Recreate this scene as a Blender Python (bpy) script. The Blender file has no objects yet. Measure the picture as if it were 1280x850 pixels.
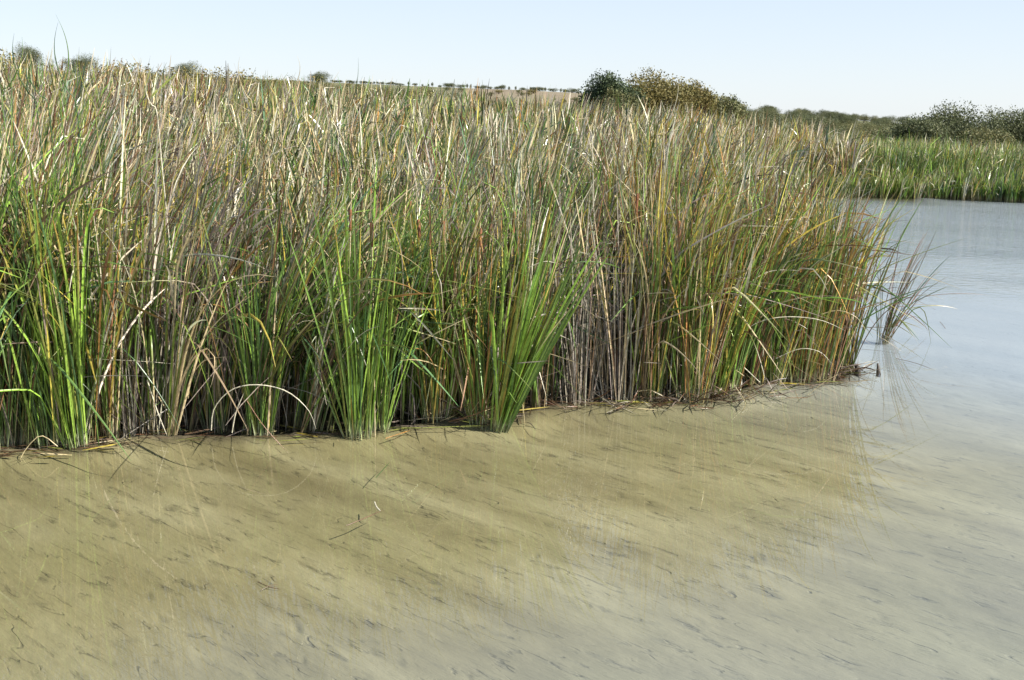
import bpy, math, random
import numpy as np
from mathutils import Matrix, Vector
random.seed(7)
RNG = np.random.default_rng(11)
SC = bpy.context.scene
COL = SC.collection
R = math.radians

# ---------------------------------------------------------------- camera
FPX = 1372.0
CAM_H = 2.7
PITCH = 11.35
ROLL = 1.1
ROT = (Matrix.Rotation(R(90 - PITCH), 4, 'X') @ Matrix.Rotation(R(ROLL), 4, 'Z'))
cd = bpy.data.cameras.new('camera')
cam = bpy.data.objects.new('camera', cd)
COL.objects.link(cam)
cam.matrix_world = Matrix.Translation((0, 0, CAM_H)) @ ROT
cd.sensor_fit = 'HORIZONTAL'
cd.angle = 2 * math.atan(640 / FPX)
cd.clip_start = 0.1
cd.clip_end = 8000
SC.camera = cam

# ---------------------------------------------------------------- sky and sun
SUN_EL = R(42)
SUN_AZ = R(110)        # clockwise from +Y (view direction): the sun stands to the right
w = bpy.data.worlds.new('World')
SC.world = w
w.use_nodes = True
nt = w.node_tree
bg = nt.nodes['Background']
sky = nt.nodes.new('ShaderNodeTexSky')
sky.sky_type = 'NISHITA'
sky.sun_disc = False
sky.sun_elevation = SUN_EL
sky.sun_rotation = SUN_AZ
sky.air_density = 1.0
sky.dust_density = 0.5
sky.ozone_density = 2.0
# thin pale haze veil, thickest low over the land and thinning overhead
geo_w = nt.nodes.new('ShaderNodeTexCoord'); sep_w = nt.nodes.new('ShaderNodeSeparateXYZ')
nt.links.new(geo_w.outputs['Generated'], sep_w.inputs[0])
veil = nt.nodes.new('ShaderNodeValToRGB'); nt.links.new(sep_w.outputs[2], veil.inputs[0])
VS = 1 / (0.09 * 2 ** 1.15)
for k, (p_, c_) in enumerate([(0.0, (0.86, 0.92, 0.985)), (0.14, (0.72, 0.83, 0.98)), (0.36, (0.68, 0.82, 1.0)), (1.0, (0.17, 0.30, 0.62))]):
    e_ = veil.color_ramp.elements[k] if k < 2 else veil.color_ramp.elements.new(p_)
    e_.position = p_; e_.color = (*c_, 1)
vm = nt.nodes.new('ShaderNodeVectorMath'); vm.operation = 'SCALE'; vm.inputs['Scale'].default_value = VS
nt.links.new(veil.outputs[0], vm.inputs[0])
mixw = nt.nodes.new('ShaderNodeMix'); mixw.data_type = 'RGBA'; mixw.inputs[0].default_value = 0.8
nt.links.new(sky.outputs[0], mixw.inputs[6]); nt.links.new(vm.outputs[0], mixw.inputs[7])
nt.links.new(mixw.outputs[2], bg.inputs[0])
bg.inputs[1].default_value = 0.09
sd = bpy.data.lights.new('sun', 'SUN')
sd.energy = 5.0
sd.angle = R(0.53)
sd.color = (1.0, 0.95, 0.87)
sun = bpy.data.objects.new('sun', sd)
COL.objects.link(sun)
sdir = Vector((math.sin(SUN_AZ) * math.cos(SUN_EL), math.cos(SUN_AZ) * math.cos(SUN_EL), math.sin(SUN_EL)))
sun.rotation_euler = sdir.to_track_quat('Z', 'Y').to_euler()
SC.view_settings.view_transform = 'Standard'
SC.view_settings.look = 'None'
SC.view_settings.gamma = 1
SC.view_settings.use_curve_mapping = False
SC.view_settings.exposure = 1.15
SC.cycles.max_bounces = 8
SC.cycles.transparent_max_bounces = 12
SC.cycles.diffuse_bounces = 1

# ---------------------------------------------------------------- measuring helpers
RM = np.array(ROT.to_3x3())


def ray(px, py):
    d = RM @ np.array([(px - 640) / FPX, -(py - 425) / FPX, -1.0])
    return d


def gnd(px, py, z=0.0):
    """the point of the level z that the measured picture point shows"""
    d = ray(px, py)
    t = (z - CAM_H) / d[2]
    return np.array([d[0] * t, d[1] * t, z])


def at(px, py, Y):
    """the point at depth Y along the measured direction"""
    d = ray(px, py)
    t = Y / d[1]
    return np.array([d[0] * t, Y, CAM_H + d[2] * t])


# ---------------------------------------------------------------- noise
_G = RNG.random((256, 256))


def vnoise(x, y, s=1.0, o=0):
    x = np.asarray(x, float) / s + 17.3 * o + 1000
    y = np.asarray(y, float) / s + 31.7 * o + 1000
    xi = np.floor(x).astype(int); yi = np.floor(y).astype(int)
    fx = x - xi; fy = y - yi
    fx = fx * fx * (3 - 2 * fx); fy = fy * fy * (3 - 2 * fy)
    a = _G[xi % 256, yi % 256]; b = _G[(xi + 1) % 256, yi % 256]
    c = _G[xi % 256, (yi + 1) % 256]; d = _G[(xi + 1) % 256, (yi + 1) % 256]
    return (a * (1 - fx) + b * fx) * (1 - fy) + (c * (1 - fx) + d * fx) * fy


def fbm(x, y, s, o=0, n=4):
    v = 0; a = 0.5
    for k in range(n):
        v = v + a * vnoise(x, y, s / 2 ** k, o + k); a *= 0.5
    return v / (1 - 0.5 ** n)


def sstep(a, b, x):
    t = np.clip((x - a) / (b - a), 0, 1)
    return t * t * (3 - 2 * t)


# ---------------------------------------------------------------- materials
def mat(name):
    m = bpy.data.materials.new(name)
    m.use_nodes = True
    t = m.node_tree
    for n in list(t.nodes):
        if n.type != 'OUTPUT_MATERIAL':
            t.nodes.remove(n)
    return m, t, t.nodes['Material Output']


def leaf_material(name, trans=0.38, rough=0.42, flat=None, nscale=30, spec=0.5):
    m, t, out = mat(name)
    N = t.nodes.new; L = t.links.new
    if flat is None:
        c = N('ShaderNodeAttribute'); c.attribute_name = 'Col'; csock = c.outputs['Color']
    else:
        c = N('ShaderNodeRGB'); c.outputs[0].default_value = (*flat, 1); csock = c.outputs[0]
    no = N('ShaderNodeTexNoise'); no.inputs['Scale'].default_value = nscale; no.inputs['Detail'].default_value = 3
    geo = N('ShaderNodeNewGeometry'); L(geo.outputs['Position'], no.inputs['Vector'])
    mr = N('ShaderNodeMapRange'); L(no.outputs[0], mr.inputs[0])
    mr.inputs[1].default_value = 0.3; mr.inputs[2].default_value = 0.7
    mr.inputs[3].default_value = 0.72; mr.inputs[4].default_value = 1.22
    mx = N('ShaderNodeVectorMath'); mx.operation = 'SCALE'
    L(csock, mx.inputs[0]); L(mr.outputs[0], mx.inputs['Scale'])
    p = N('ShaderNodeBsdfPrincipled'); p.inputs['Roughness'].default_value = rough
    p.inputs['Specular IOR Level'].default_value = spec
    L(mx.outputs[0], p.inputs['Base Color'])
    tr = N('ShaderNodeBsdfTranslucent'); L(mx.outputs[0], tr.inputs['Color'])
    ms = N('ShaderNodeMixShader'); ms.inputs[0].default_value = trans
    L(p.outputs[0], ms.inputs[1]); L(tr.outputs[0], ms.inputs[2]); L(ms.outputs[0], out.inputs[0])
    return m


M_REED = leaf_material('reed_leaf', 0.19, 0.30, spec=0.6)
M_FOL = leaf_material('tree_foliage', 0.22, 0.6, nscale=0.8, spec=0.25)


def plain(name, c1, c2, scale, rough=0.8, bump=0.0, stretch=(1, 1, 1)):
    m, t, out = mat(name)
    N = t.nodes.new; L = t.links.new
    tc = N('ShaderNodeTexCoord'); mp = N('ShaderNodeMapping'); mp.inputs['Scale'].default_value = stretch
    L(tc.outputs['Object'], mp.inputs[0])
    no = N('ShaderNodeTexNoise'); no.inputs['Scale'].default_value = scale; no.inputs['Detail'].default_value = 6
    L(mp.outputs[0], no.inputs['Vector'])
    cr = N('ShaderNodeValToRGB'); cr.color_ramp.elements[0].color = (*c1, 1); cr.color_ramp.elements[1].color = (*c2, 1)
    cr.color_ramp.elements[0].position = 0.35; cr.color_ramp.elements[1].position = 0.65
    L(no.outputs[0], cr.inputs[0])
    p = N('ShaderNodeBsdfPrincipled'); p.inputs['Roughness'].default_value = rough
    L(cr.outputs[0], p.inputs['Base Color'])
    if bump:
        b = N('ShaderNodeBump'); b.inputs['Strength'].default_value = bump; b.inputs['Distance'].default_value = 0.01
        L(no.outputs[0], b.inputs['Height']); L(b.outputs[0], p.inputs['Normal'])
    L(p.outputs[0], out.inputs[0])
    return m


M_BARK = plain('bark', (0.06, 0.045, 0.035), (0.14, 0.11, 0.085), 9, 0.9, 0.6, (3, 3, 0.6))
M_SPIKE = plain('seed_head_brown', (0.14, 0.055, 0.024), (0.26, 0.11, 0.05), 120, 0.95, 0.5)
M_STALK = plain('dry_stalk', (0.30, 0.24, 0.12), (0.48, 0.41, 0.26), 25, 0.6)
M_DARKWOOD = plain('rotten_wood', (0.02, 0.016, 0.012), (0.06, 0.045, 0.032), 30, 0.7, 0.8)
M_FLOWER = plain('plume', (0.32, 0.25, 0.16), (0.5, 0.42, 0.3), 40, 0.9)


def ground_material():
    m, t, out = mat('mud_and_soil')
    N = t.nodes.new; L = t.links.new

    def noise(vec, scale, detail=5, rough=0.55, dist=0.0):
        n = N('ShaderNodeTexNoise'); n.inputs['Scale'].default_value = scale; n.inputs['Detail'].default_value = detail
        n.inputs['Roughness'].default_value = rough; n.inputs['Distortion'].default_value = dist
        L(vec, n.inputs['Vector']); return n.outputs[0]

    def ramp(f, stops):
        r = N('ShaderNodeValToRGB'); e = r.color_ramp.elements
        while len(e) < len(stops): e.new(0.5)
        for k, (p_, c) in enumerate(stops): e[k].position = p_; e[k].color = (*c, 1)
        L(f, r.inputs[0]); return r.outputs[0]

    def mix(f, a, b, mode='MIX'):
        x = N('ShaderNodeMix'); x.data_type = 'RGBA'; x.blend_type = mode
        if isinstance(f, float): x.inputs[0].default_value = f
        else: L(f, x.inputs[0])
        for s, v in ((x.inputs[6], a), (x.inputs[7], b)):
            if isinstance(v, tuple): s.default_value = (*v, 1)
            else: L(v, s)
        return x.outputs[2]
    geo = N('ShaderNodeNewGeometry'); pos = geo.outputs['Position']
    mp = N('ShaderNodeMapping'); mp.inputs['Rotation'].default_value = (0, 0, R(40)); L(pos, mp.inputs[0])
    mp2 = N('ShaderNodeMapping'); mp2.inputs['Scale'].default_value = (0.42, 1.75, 1); L(mp.outputs[0], mp2.inputs[0]); sv = mp2.outputs[0]
    # silt: broad patches, thin algae film, fine grain and scattered dark detritus
    c = ramp(noise(sv, 0.9, 6, 0.6), [(0.34, (0.128, 0.107, 0.053)), (0.5, (0.180, 0.155, 0.082)), (0.66, (0.232, 0.205, 0.118))])
    c = mix(ramp(noise(pos, 0.55, 3), [(0.45, (0, 0, 0)), (0.68, (0.5, 0.5, 0.5))]), c, (0.155, 0.138, 0.062))
    c = mix(ramp(noise(sv, 7, 5, 0.6, 0.4), [(0.56, (0, 0, 0)), (0.72, (0.55, 0.55, 0.55))]), c, (0.075, 0.065, 0.036))
    c = mix(ramp(noise(sv, 34, 4, 0.7), [(0.62, (0, 0, 0)), (0.72, (0.45, 0.45, 0.45))]), c, (0.065, 0.055, 0.032))
    def thin(scale, w_, mscale, m0, dist):
        n = noise(sv, scale, 3.2, 0.45, dist)
        a_ = N('ShaderNodeMath'); a_.operation = 'SUBTRACT'; L(n, a_.inputs[0]); a_.inputs[1].default_value = 0.5
        b_ = N('ShaderNodeMath'); b_.operation = 'ABSOLUTE'; L(a_.outputs[0], b_.inputs[0])
        mr = N('ShaderNodeMapRange'); L(b_.outputs[0], mr.inputs[0]); mr.inputs[1].default_value = w_ * 0.3; mr.inputs[2].default_value = w_
        mr.inputs[3].default_value = 1; mr.inputs[4].default_value = 0
        mk = N('ShaderNodeMapRange'); L(noise(sv, mscale, 3), mk.inputs[0]); mk.inputs[1].default_value = m0; mk.inputs[2].default_value = m0 + 0.16
        mm = N('ShaderNodeMath'); mm.operation = 'MULTIPLY'; L(mr.outputs[0], mm.inputs[0]); L(mk.outputs[0], mm.inputs[1])
        return mm.outputs[0]
    l1 = thin(2.3, 0.012, 6.0, 0.53, 0.0); l2 = thin(8.0, 0.045, 7.0, 0.55, 0.0)
    ls = N('ShaderNodeMath'); ls.operation = 'MAXIMUM'; L(l1, ls.inputs[0]); L(l2, ls.inputs[1])
    lh = N('ShaderNodeMath'); lh.operation = 'MULTIPLY'; L(ls.outputs[0], lh.inputs[0]); lh.inputs[1].default_value = 0.42
    c = mix(lh.outputs[0], c, (0.05, 0.043, 0.028))
    at_ = N('ShaderNodeAttribute'); at_.attribute_name = 'Kind'
    sep = N('ShaderNodeSeparateColor'); L(at_.outputs['Color'], sep.inputs[0])
    # dark leaf crumbs gathered in the hollows
    c = mix(sep.outputs[2], c, (0.045, 0.04, 0.025))
    peat = ramp(noise(pos, 14, 6), [(0.35, (0.03, 0.024, 0.016)), (0.65, (0.075, 0.06, 0.038))])
    soil = ramp(noise(pos, 0.06, 8, 0.65), [(0.35, (0.13, 0.105, 0.065)), (0.5, (0.185, 0.145, 0.095)), (0.68, (0.15, 0.135, 0.075))])
    sa_ = N('ShaderNodeAttribute'); sa_.attribute_name = 'WaterSkyPaint'
    c = mix(sa_.outputs['Fac'], c, ramp(noise(sv, 0.5, 5), [(0.35, (0.20, 0.225, 0.255)), (0.65, (0.24, 0.26, 0.285))]))  # sky reflection and cloudy water painted over the mud colour in blue-grey
    c = mix(sep.outputs[0], c, peat)
    scrub = ramp(noise(pos, 0.25, 8, 0.7), [(0.35, (0.07, 0.08, 0.035)), (0.55, (0.13, 0.125, 0.06)), (0.7, (0.2, 0.16, 0.09))])
    k2 = N('ShaderNodeMath'); k2.operation = 'MULTIPLY'; L(sep.outputs[1], k2.inputs[0]); k2.inputs[1].default_value = 2.0; k2.use_clamp = True
    k3 = N('ShaderNodeMath'); k3.operation = 'MULTIPLY_ADD'; L(sep.outputs[1], k3.inputs[0]); k3.inputs[1].default_value = 2.0; k3.inputs[2].default_value = -1.0; k3.use_clamp = True
    c = mix(k2.outputs[0], c, scrub)
    c = mix(k3.outputs[0], c, soil)
    p = N('ShaderNodeBsdfPrincipled'); p.inputs['Roughness'].default_value = 0.85
    p.inputs['Specular IOR Level'].default_value = 0.2
    L(c, p.inputs['Base Color'])
    b = N('ShaderNodeBump'); b.inputs['Strength'].default_value = 0.55; b.inputs['Distance'].default_value = 0.022
    hh = N('ShaderNodeMath'); hh.operation = 'SUBTRACT'; L(noise(sv, 16, 8, 0.62, 0.3), hh.inputs[0]); L(ls.outputs[0], hh.inputs[1]); L(hh.outputs[0], b.inputs['Height']); L(b.outputs[0], p.inputs['Normal'])
    L(p.outputs[0], out.inputs[0])
    return m


def water_material():
    m, t, out = mat('lagoon_water')
    N = t.nodes.new; L = t.links.new
    geo = N('ShaderNodeNewGeometry')
    mp = N('ShaderNodeMapping'); mp.inputs['Rotation'].default_value = (0, 0, R(12)); mp.inputs['Scale'].default_value = (0.7, 1.6, 1)
    L(geo.outputs['Position'], mp.inputs[0])
    n1 = N('ShaderNodeTexNoise'); n1.inputs['Scale'].default_value = 5.0; n1.inputs['Detail'].default_value = 3
    n2 = N('ShaderNodeTexNoise'); n2.inputs['Scale'].default_value = 0.12; n2.inputs['Detail'].default_value = 2
    n3 = N('ShaderNodeTexNoise'); n3.inputs['Scale'].default_value = 26.0; n3.inputs['Detail'].default_value = 2
    for n in (n1, n2, n3): L(mp.outputs[0], n.inputs['Vector'])
    # breeze: calm in the lee of the reeds, ruffled out on the open water
    sx = N('ShaderNodeSeparateXYZ'); L(geo.outputs['Position'], sx.inputs[0])
    far = N('ShaderNodeMapRange'); L(sx.outputs[1], far.inputs[0])
    far.inputs[1].default_value = 12; far.inputs[2].default_value = 34; far.inputs[3].default_value = 0.0017; far.inputs[4].default_value = 0.32
    pat = N('ShaderNodeMapRange'); L(n2.outputs[0], pat.inputs[0])
    pat.inputs[1].default_value = 0.4; pat.inputs[2].default_value = 0.6; pat.inputs[3].default_value = 0.6; pat.inputs[4].default_value = 1.2
    mu = N('ShaderNodeMath'); mu.operation = 'MULTIPLY'; L(far.outputs[0], mu.inputs[0]); L(pat.outputs[0], mu.inputs[1])
    ad = N('ShaderNodeMath'); ad.operation = 'MULTIPLY_ADD'; L(n3.outputs[0], ad.inputs[0]); ad.inputs[1].default_value = 0.16; L(n1.outputs[0], ad.inputs[2])
    b = N('ShaderNodeBump'); b.inputs['Distance'].default_value = 0.12; L(mu.outputs[0], b.inputs['Strength']); L(ad.outputs[0], b.inputs['Height'])
    gl = N('ShaderNodeBsdfGlossy'); gl.inputs['Roughness'].default_value = 0.0
    L(b.outputs[0], gl.inputs['Normal'])
    tr = N('ShaderNodeBsdfTransparent'); tr.inputs['Color'].default_value = (0.95, 0.965, 0.93, 1)
    fr = N('ShaderNodeFresnel')
    # the sheet does not bend rays, so it must reflect alike from above and below
    io = N('ShaderNodeMapRange'); L(geo.outputs['Backfacing'], io.inputs[0]); io.inputs[3].default_value = 1.35; io.inputs[4].default_value = 1 / 1.35
    L(io.outputs[0], fr.inputs['IOR'])
    L(b.outputs[0], fr.inputs['Normal'])
    ms = N('ShaderNodeMixShader'); L(fr.outputs[0], ms.inputs[0]); L(tr.outputs[0], ms.inputs[1]); L(gl.outputs[0], ms.inputs[2])
    L(ms.outputs[0], out.inputs[0])
    return m


M_GROUND = ground_material()
M_WATER = water_material()


# ---------------------------------------------------------------- mesh helpers
def np_mesh(name, v, quads, col=None, m=None, attr='Col'):
    me = bpy.data.meshes.new(name)
    v = np.ascontiguousarray(v, dtype=np.float32); q = np.ascontiguousarray(quads, dtype=np.int32)
    k = q.shape[1]
    me.vertices.add(len(v)); me.vertices.foreach_set('co', v.ravel())
    me.loops.add(q.size); me.loops.foreach_set('vertex_index', q.ravel())
    me.polygons.add(len(q))
    me.polygons.foreach_set('loop_start', np.arange(len(q), dtype=np.int32) * k)
    me.update(calc_edges=True)
    if col is not None:
        a = me.color_attributes.new(attr, 'FLOAT_COLOR', 'POINT')
        c = np.ones((len(v), 4), np.float32); c[:, :3] = col
        a.data.foreach_set('color', c.ravel())
    if m: me.materials.append(m)
    return me


def link(name, me, parent=None, label=None, cat=None, group=None, kind=None, loc=None):
    o = bpy.data.objects.new(name, me)
    COL.objects.link(o)
    if parent: o.parent = parent
    if loc is not None: o.location = loc
    for k, v in (('label', label), ('category', cat), ('group', group), ('kind', kind)):
        if v: o[k] = v
    return o


def smooth(me):
    me.polygons.foreach_set('use_smooth', [True] * len(me.polygons)); me.update()


def tube(pts, radii, n=6):
    pts = np.array(pts, float); V = []; F = []
    for i, p in enumerate(pts):
        d = pts[min(i + 1, len(pts) - 1)] - pts[max(i - 1, 0)]; d /= np.linalg.norm(d) + 1e-9
        a = np.cross(d, (0.3, 1, 0.2)); a /= np.linalg.norm(a) + 1e-9; b = np.cross(d, a)
        for k in range(n):
            t = 2 * math.pi * k / n
            V.append(p + radii[i] * (math.cos(t) * a + math.sin(t) * b))
    for i in range(len(pts) - 1):
        for k in range(n):
            F.append((i * n + k, i * n + (k + 1) % n, (i + 1) * n + (k + 1) % n, (i + 1) * n + k))
    return V, F


# ---------------------------------------------------------------- shore lines (measured at the water's edge)
FRONT = [(-420, 600), (-200, 585), (-60, 572), (0, 562), (95, 558), (170, 545), (320, 543), (450, 540), (560, 522), (625, 522),
         (700, 503), (790, 503), (880, 500), (940, 482), (1010, 477), (1050, 474), (1066, 463)]
EDGE = [gnd(*p)[:2] for p in FRONT]
tipx, tipy = EDGE[-1]
# the back of the bed runs away from the tip towards the far shore
BACKEDGE = [(tipx + 0.15, tipy + 1.2), (tipx + 0.2, tipy + 3.5), (tipx + 0.6, tipy + 7), (tipx + 2.2, 27), (tipx + 5.0, 36), (11.2, 43.5)]
FAR = [(13.6, 43.6), (17.0, 43.2), (20.5, 41.6), (27, 39), (40, 33), (70, 20)]
BED = EDGE + BACKEDGE + FAR + [(260, 20), (260, 75), (-70, 75), (-70, 3), (EDGE[0][0] - 5, 5)]
BEDP = np.array(BED)


def inside(x, y, P=BEDP):
    c = np.zeros(np.shape(x), bool)
    for i in range(len(P)):
        x0, y0 = P[i]; x1, y1 = P[(i + 1) % len(P)]
        if y0 == y1: continue
        k = ((y0 > y) != (y1 > y)) & (x < (x1 - x0) * (y - y0) / (y1 - y0) + x0)
        c ^= k
    return c


SHORE = np.array(EDGE + BACKEDGE + FAR)


def sdist(x, y):
    """distance to the shore line"""
    best = np.full(np.shape(x), 1e9)
    for i in range(len(SHORE) - 1):
        ax, ay = SHORE[i]; bx, by = SHORE[i + 1]
        dx, dy = bx - ax, by - ay
        t = np.clip(((x - ax) * dx + (y - ay) * dy) / (dx * dx + dy * dy), 0, 1)
        best = np.minimum(best, np.hypot(x - ax - t * dx, y - ay - t * dy))
    return best


def azpx(x, y):
    return 640 + FPX * x / np.maximum(y, 1e-3)


def terrain(x, y):
    """the height of the bed and the land"""
    r = np.hypot(x, y)
    ins = inside(x, y)
    d = sdist(x, y)
    sd_ = np.where(ins, d, -d)
    z = np.where(sd_ > 0, -0.06 + 0.09 * sstep(0.8, 4, sd_), -0.10 * sstep(0, 0.5, -sd_) - 0.05 * sstep(0.5, 5, -sd_) - 0.8 * sstep(12, 30, -sd_ + (r > 16) * 6))
    px = azpx(x, y)
    fr = y > 1
    rise = np.interp(px, [-600, 0, 300, 600, 760, 1000, 1300], [1.7, 1.7, 1.65, 1.3, 0.75, 0.25, 0.05])
    z = z + np.where(fr & ins, rise * sstep(13, 42, r) * sstep(0.5, 6, sd_), 0)
    # hills far behind
    hill = np.interp(px, [-900, -300, 0, 200, 400, 640, 730, 900, 1130, 1280, 2200],
                     [20, 16, 13.0, 12.6, 11.8, 11.4, 10.8, 7.6, 4.0, 3.0, 6])
    hz = hill * sstep(75, 290, r) * (0.93 + 0.14 * vnoise(x, y, 55, 3)) * (1 + 0.6 * sstep(400, 2500, r))
    z = np.where(fr, z + hz, z)
    return z, sd_, ins


# ---------------------------------------------------------------- ground: one sheet, finest where the water lies before the camera
def build_ground():
    r1 = np.linspace(3.2, 13.5, 340); r2 = np.geomspace(13.6, 4000, 150)
    rr = np.concatenate([[0.4, 1.5, 2.5], r1, r2])
    a = np.concatenate([np.linspace(-180, -48, 30)[:-1], np.linspace(-48, -33, 25)[:-1], np.linspace(-33, 33, 440)[:-1], np.linspace(33, 48, 25)[:-1], np.linspace(48, 180, 30)[:-1]])
    A, RR = np.meshgrid(np.radians(a), rr)
    x = RR * np.sin(A); y = RR * np.cos(A)
    z, sd_, ins = terrain(x, y)
    near = (1 - sstep(14, 18, RR)) * (~ins)
    # soft silt relief and small broken scarps running down to the right
    ca, sa = math.cos(R(-42)), math.sin(R(-42))
    u = x * ca + y * sa; v = -x * sa + y * ca
    z = z + near * 0.034 * (fbm(u * 0.8, v * 1.7, 0.8, 5) - 0.5)
    z = z + near * 0.018 * (fbm(u, v * 2.6, 0.24, 9, 3) - 0.5)
    rr_ = np.random.default_rng(5)
    deb = np.zeros_like(z)
    for k in range(170):
        d0 = rr_.uniform(3.8, 12.5); a0 = math.radians(rr_.uniform(-32, 32))
        cx, cy = d0 * math.sin(a0), d0 * math.cos(a0)
        L_ = rr_.uniform(0.03, 0.10); W = L_ * rr_.uniform(0.12, 0.3)
        th = math.radians(-42 + rr_.normal(0, 14)); c_, s_ = math.cos(th), math.sin(th)
        m = (np.abs(x - cx) < 2.6 * L_) & (np.abs(y - cy) < 2.6 * L_)
        if not m.any(): continue
        uu = (x[m] - cx) * c_ + (y[m] - cy) * s_; vv = -(x[m] - cx) * s_ + (y[m] - cy) * c_
        vv = vv + 0.25 * L_ * np.sin(uu / L_ * 2 + k) + 0.02 * (vnoise(x[m], y[m], 0.05, k % 9) - 0.5)
        g = np.exp(-(uu / L_) ** 2 * 1.6) ; prof = np.exp(-(vv / W) ** 2)
        z[m] += (-0.013 * prof + 0.006 * np.exp(-((vv - 1.6 * W) / W) ** 2)) * g * near[m]
        deb[m] = np.maximum(deb[m], g * prof * rr_.uniform(0.1, 0.6))
    deb *= near * (0.35 + 0.9 * vnoise(x, y, 0.06, 4))
    water_sky_paint = np.maximum(sstep(9.5, 18, RR + 0.5 * np.clip(x, -4, 8)), 0.36 * sstep(2.2, 5.6, -sd_ + 0.25 * x + 0.9 * (vnoise(x, y, 1.6, 19) - 0.5))) * (~ins) * (RR < 62)  # blue-grey painted on the bed: cloudy water far out, sky reflection away from shore
    n, k = z.shape
    V = np.stack([x, y, z], -1).reshape(-1, 3)
    i = np.arange(n - 1)[:, None] * k; j = np.arange(k)[None, :]; j2 = (j + 1) % k
    Q = np.stack([i + j, i + k + j, i + k + j2, i + j2], -1).reshape(-1, 4)[:, ::-1]
    kind = np.zeros((n * k, 3))
    kind[:, 0] = np.maximum(sstep(-0.22, 0.06, sd_ + 0.15 * (vnoise(x, y, 0.3, 2) - .5)), 0.0).ravel()
    kind[:, 1] = sstep(60, 110, RR).ravel() * ins.ravel() + (sstep(60, 110, RR) * (~ins)).ravel()
    kind[:, 2] = np.clip(deb, 0, 1).ravel()
    water_sky_rgb = np.repeat(water_sky_paint.ravel()[:, None], 3, 1)
    pxg = azpx(x, y) + 30 * (vnoise(x, y, 12, 8) - .5)
    field = (sstep(540, 580, pxg) * (1 - sstep(745, 790, pxg)) * (y > 1)).ravel()
    kind[:, 1] *= 0.5 + 0.5 * field
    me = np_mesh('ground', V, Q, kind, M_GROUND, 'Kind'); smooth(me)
    a = me.color_attributes.new('WaterSkyPaint', 'FLOAT_COLOR', 'POINT'); c4 = np.ones((len(V), 4), np.float32); c4[:, :3] = water_sky_rgb
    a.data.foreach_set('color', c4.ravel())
    link('ground', me, kind='structure')


build_ground()


def build_water():
    # the sheet of the lagoon, its outline following the bed so that it ends under the land
    xs = [-140, 140]
    V = [(-140, -60, 0), (140, -60, 0), (140, 60, 0), (-140, 60, 0)]
    me = bpy.data.meshes.new('water'); me.from_pydata(V, [], [(0, 1, 2, 3)]); me.materials.append(M_WATER)
    link('water', me, kind='structure')


build_water()

# ---------------------------------------------------------------- leaves
PAL = {k: np.array(v) for k, v in dict(
    green=(0.115, 0.195, 0.040), bright=(0.225, 0.355, 0.052), dark=(0.050, 0.105, 0.032), blue=(0.085, 0.150, 0.075),
    olive=(0.20, 0.22, 0.05), yellow=(0.42, 0.33, 0.06), orange=(0.38, 0.20, 0.06), straw=(0.50, 0.41, 0.23),
    pale=(0.60, 0.555, 0.42), mauve=(0.25, 0.20, 0.165), grey=(0.33, 0.295, 0.24), rust=(0.21, 0.105, 0.055),
    brown=(0.15, 0.095, 0.055)).items()}
PN = list(PAL); PA = np.array([PAL[k] for k in PN])


def pick(weights, n, rng):
    """weights: dict name -> weight (scalar or array n)"""
    W = np.stack([np.broadcast_to(np.asarray(weights.get(k, 0), float), (n,)) for k in PN], 1)
    W = W / W.sum(1, keepdims=True)
    c = np.cumsum(W, 1); u = rng.random((n, 1))
    return np.minimum((u > c).sum(1), len(PN) - 1)


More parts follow.
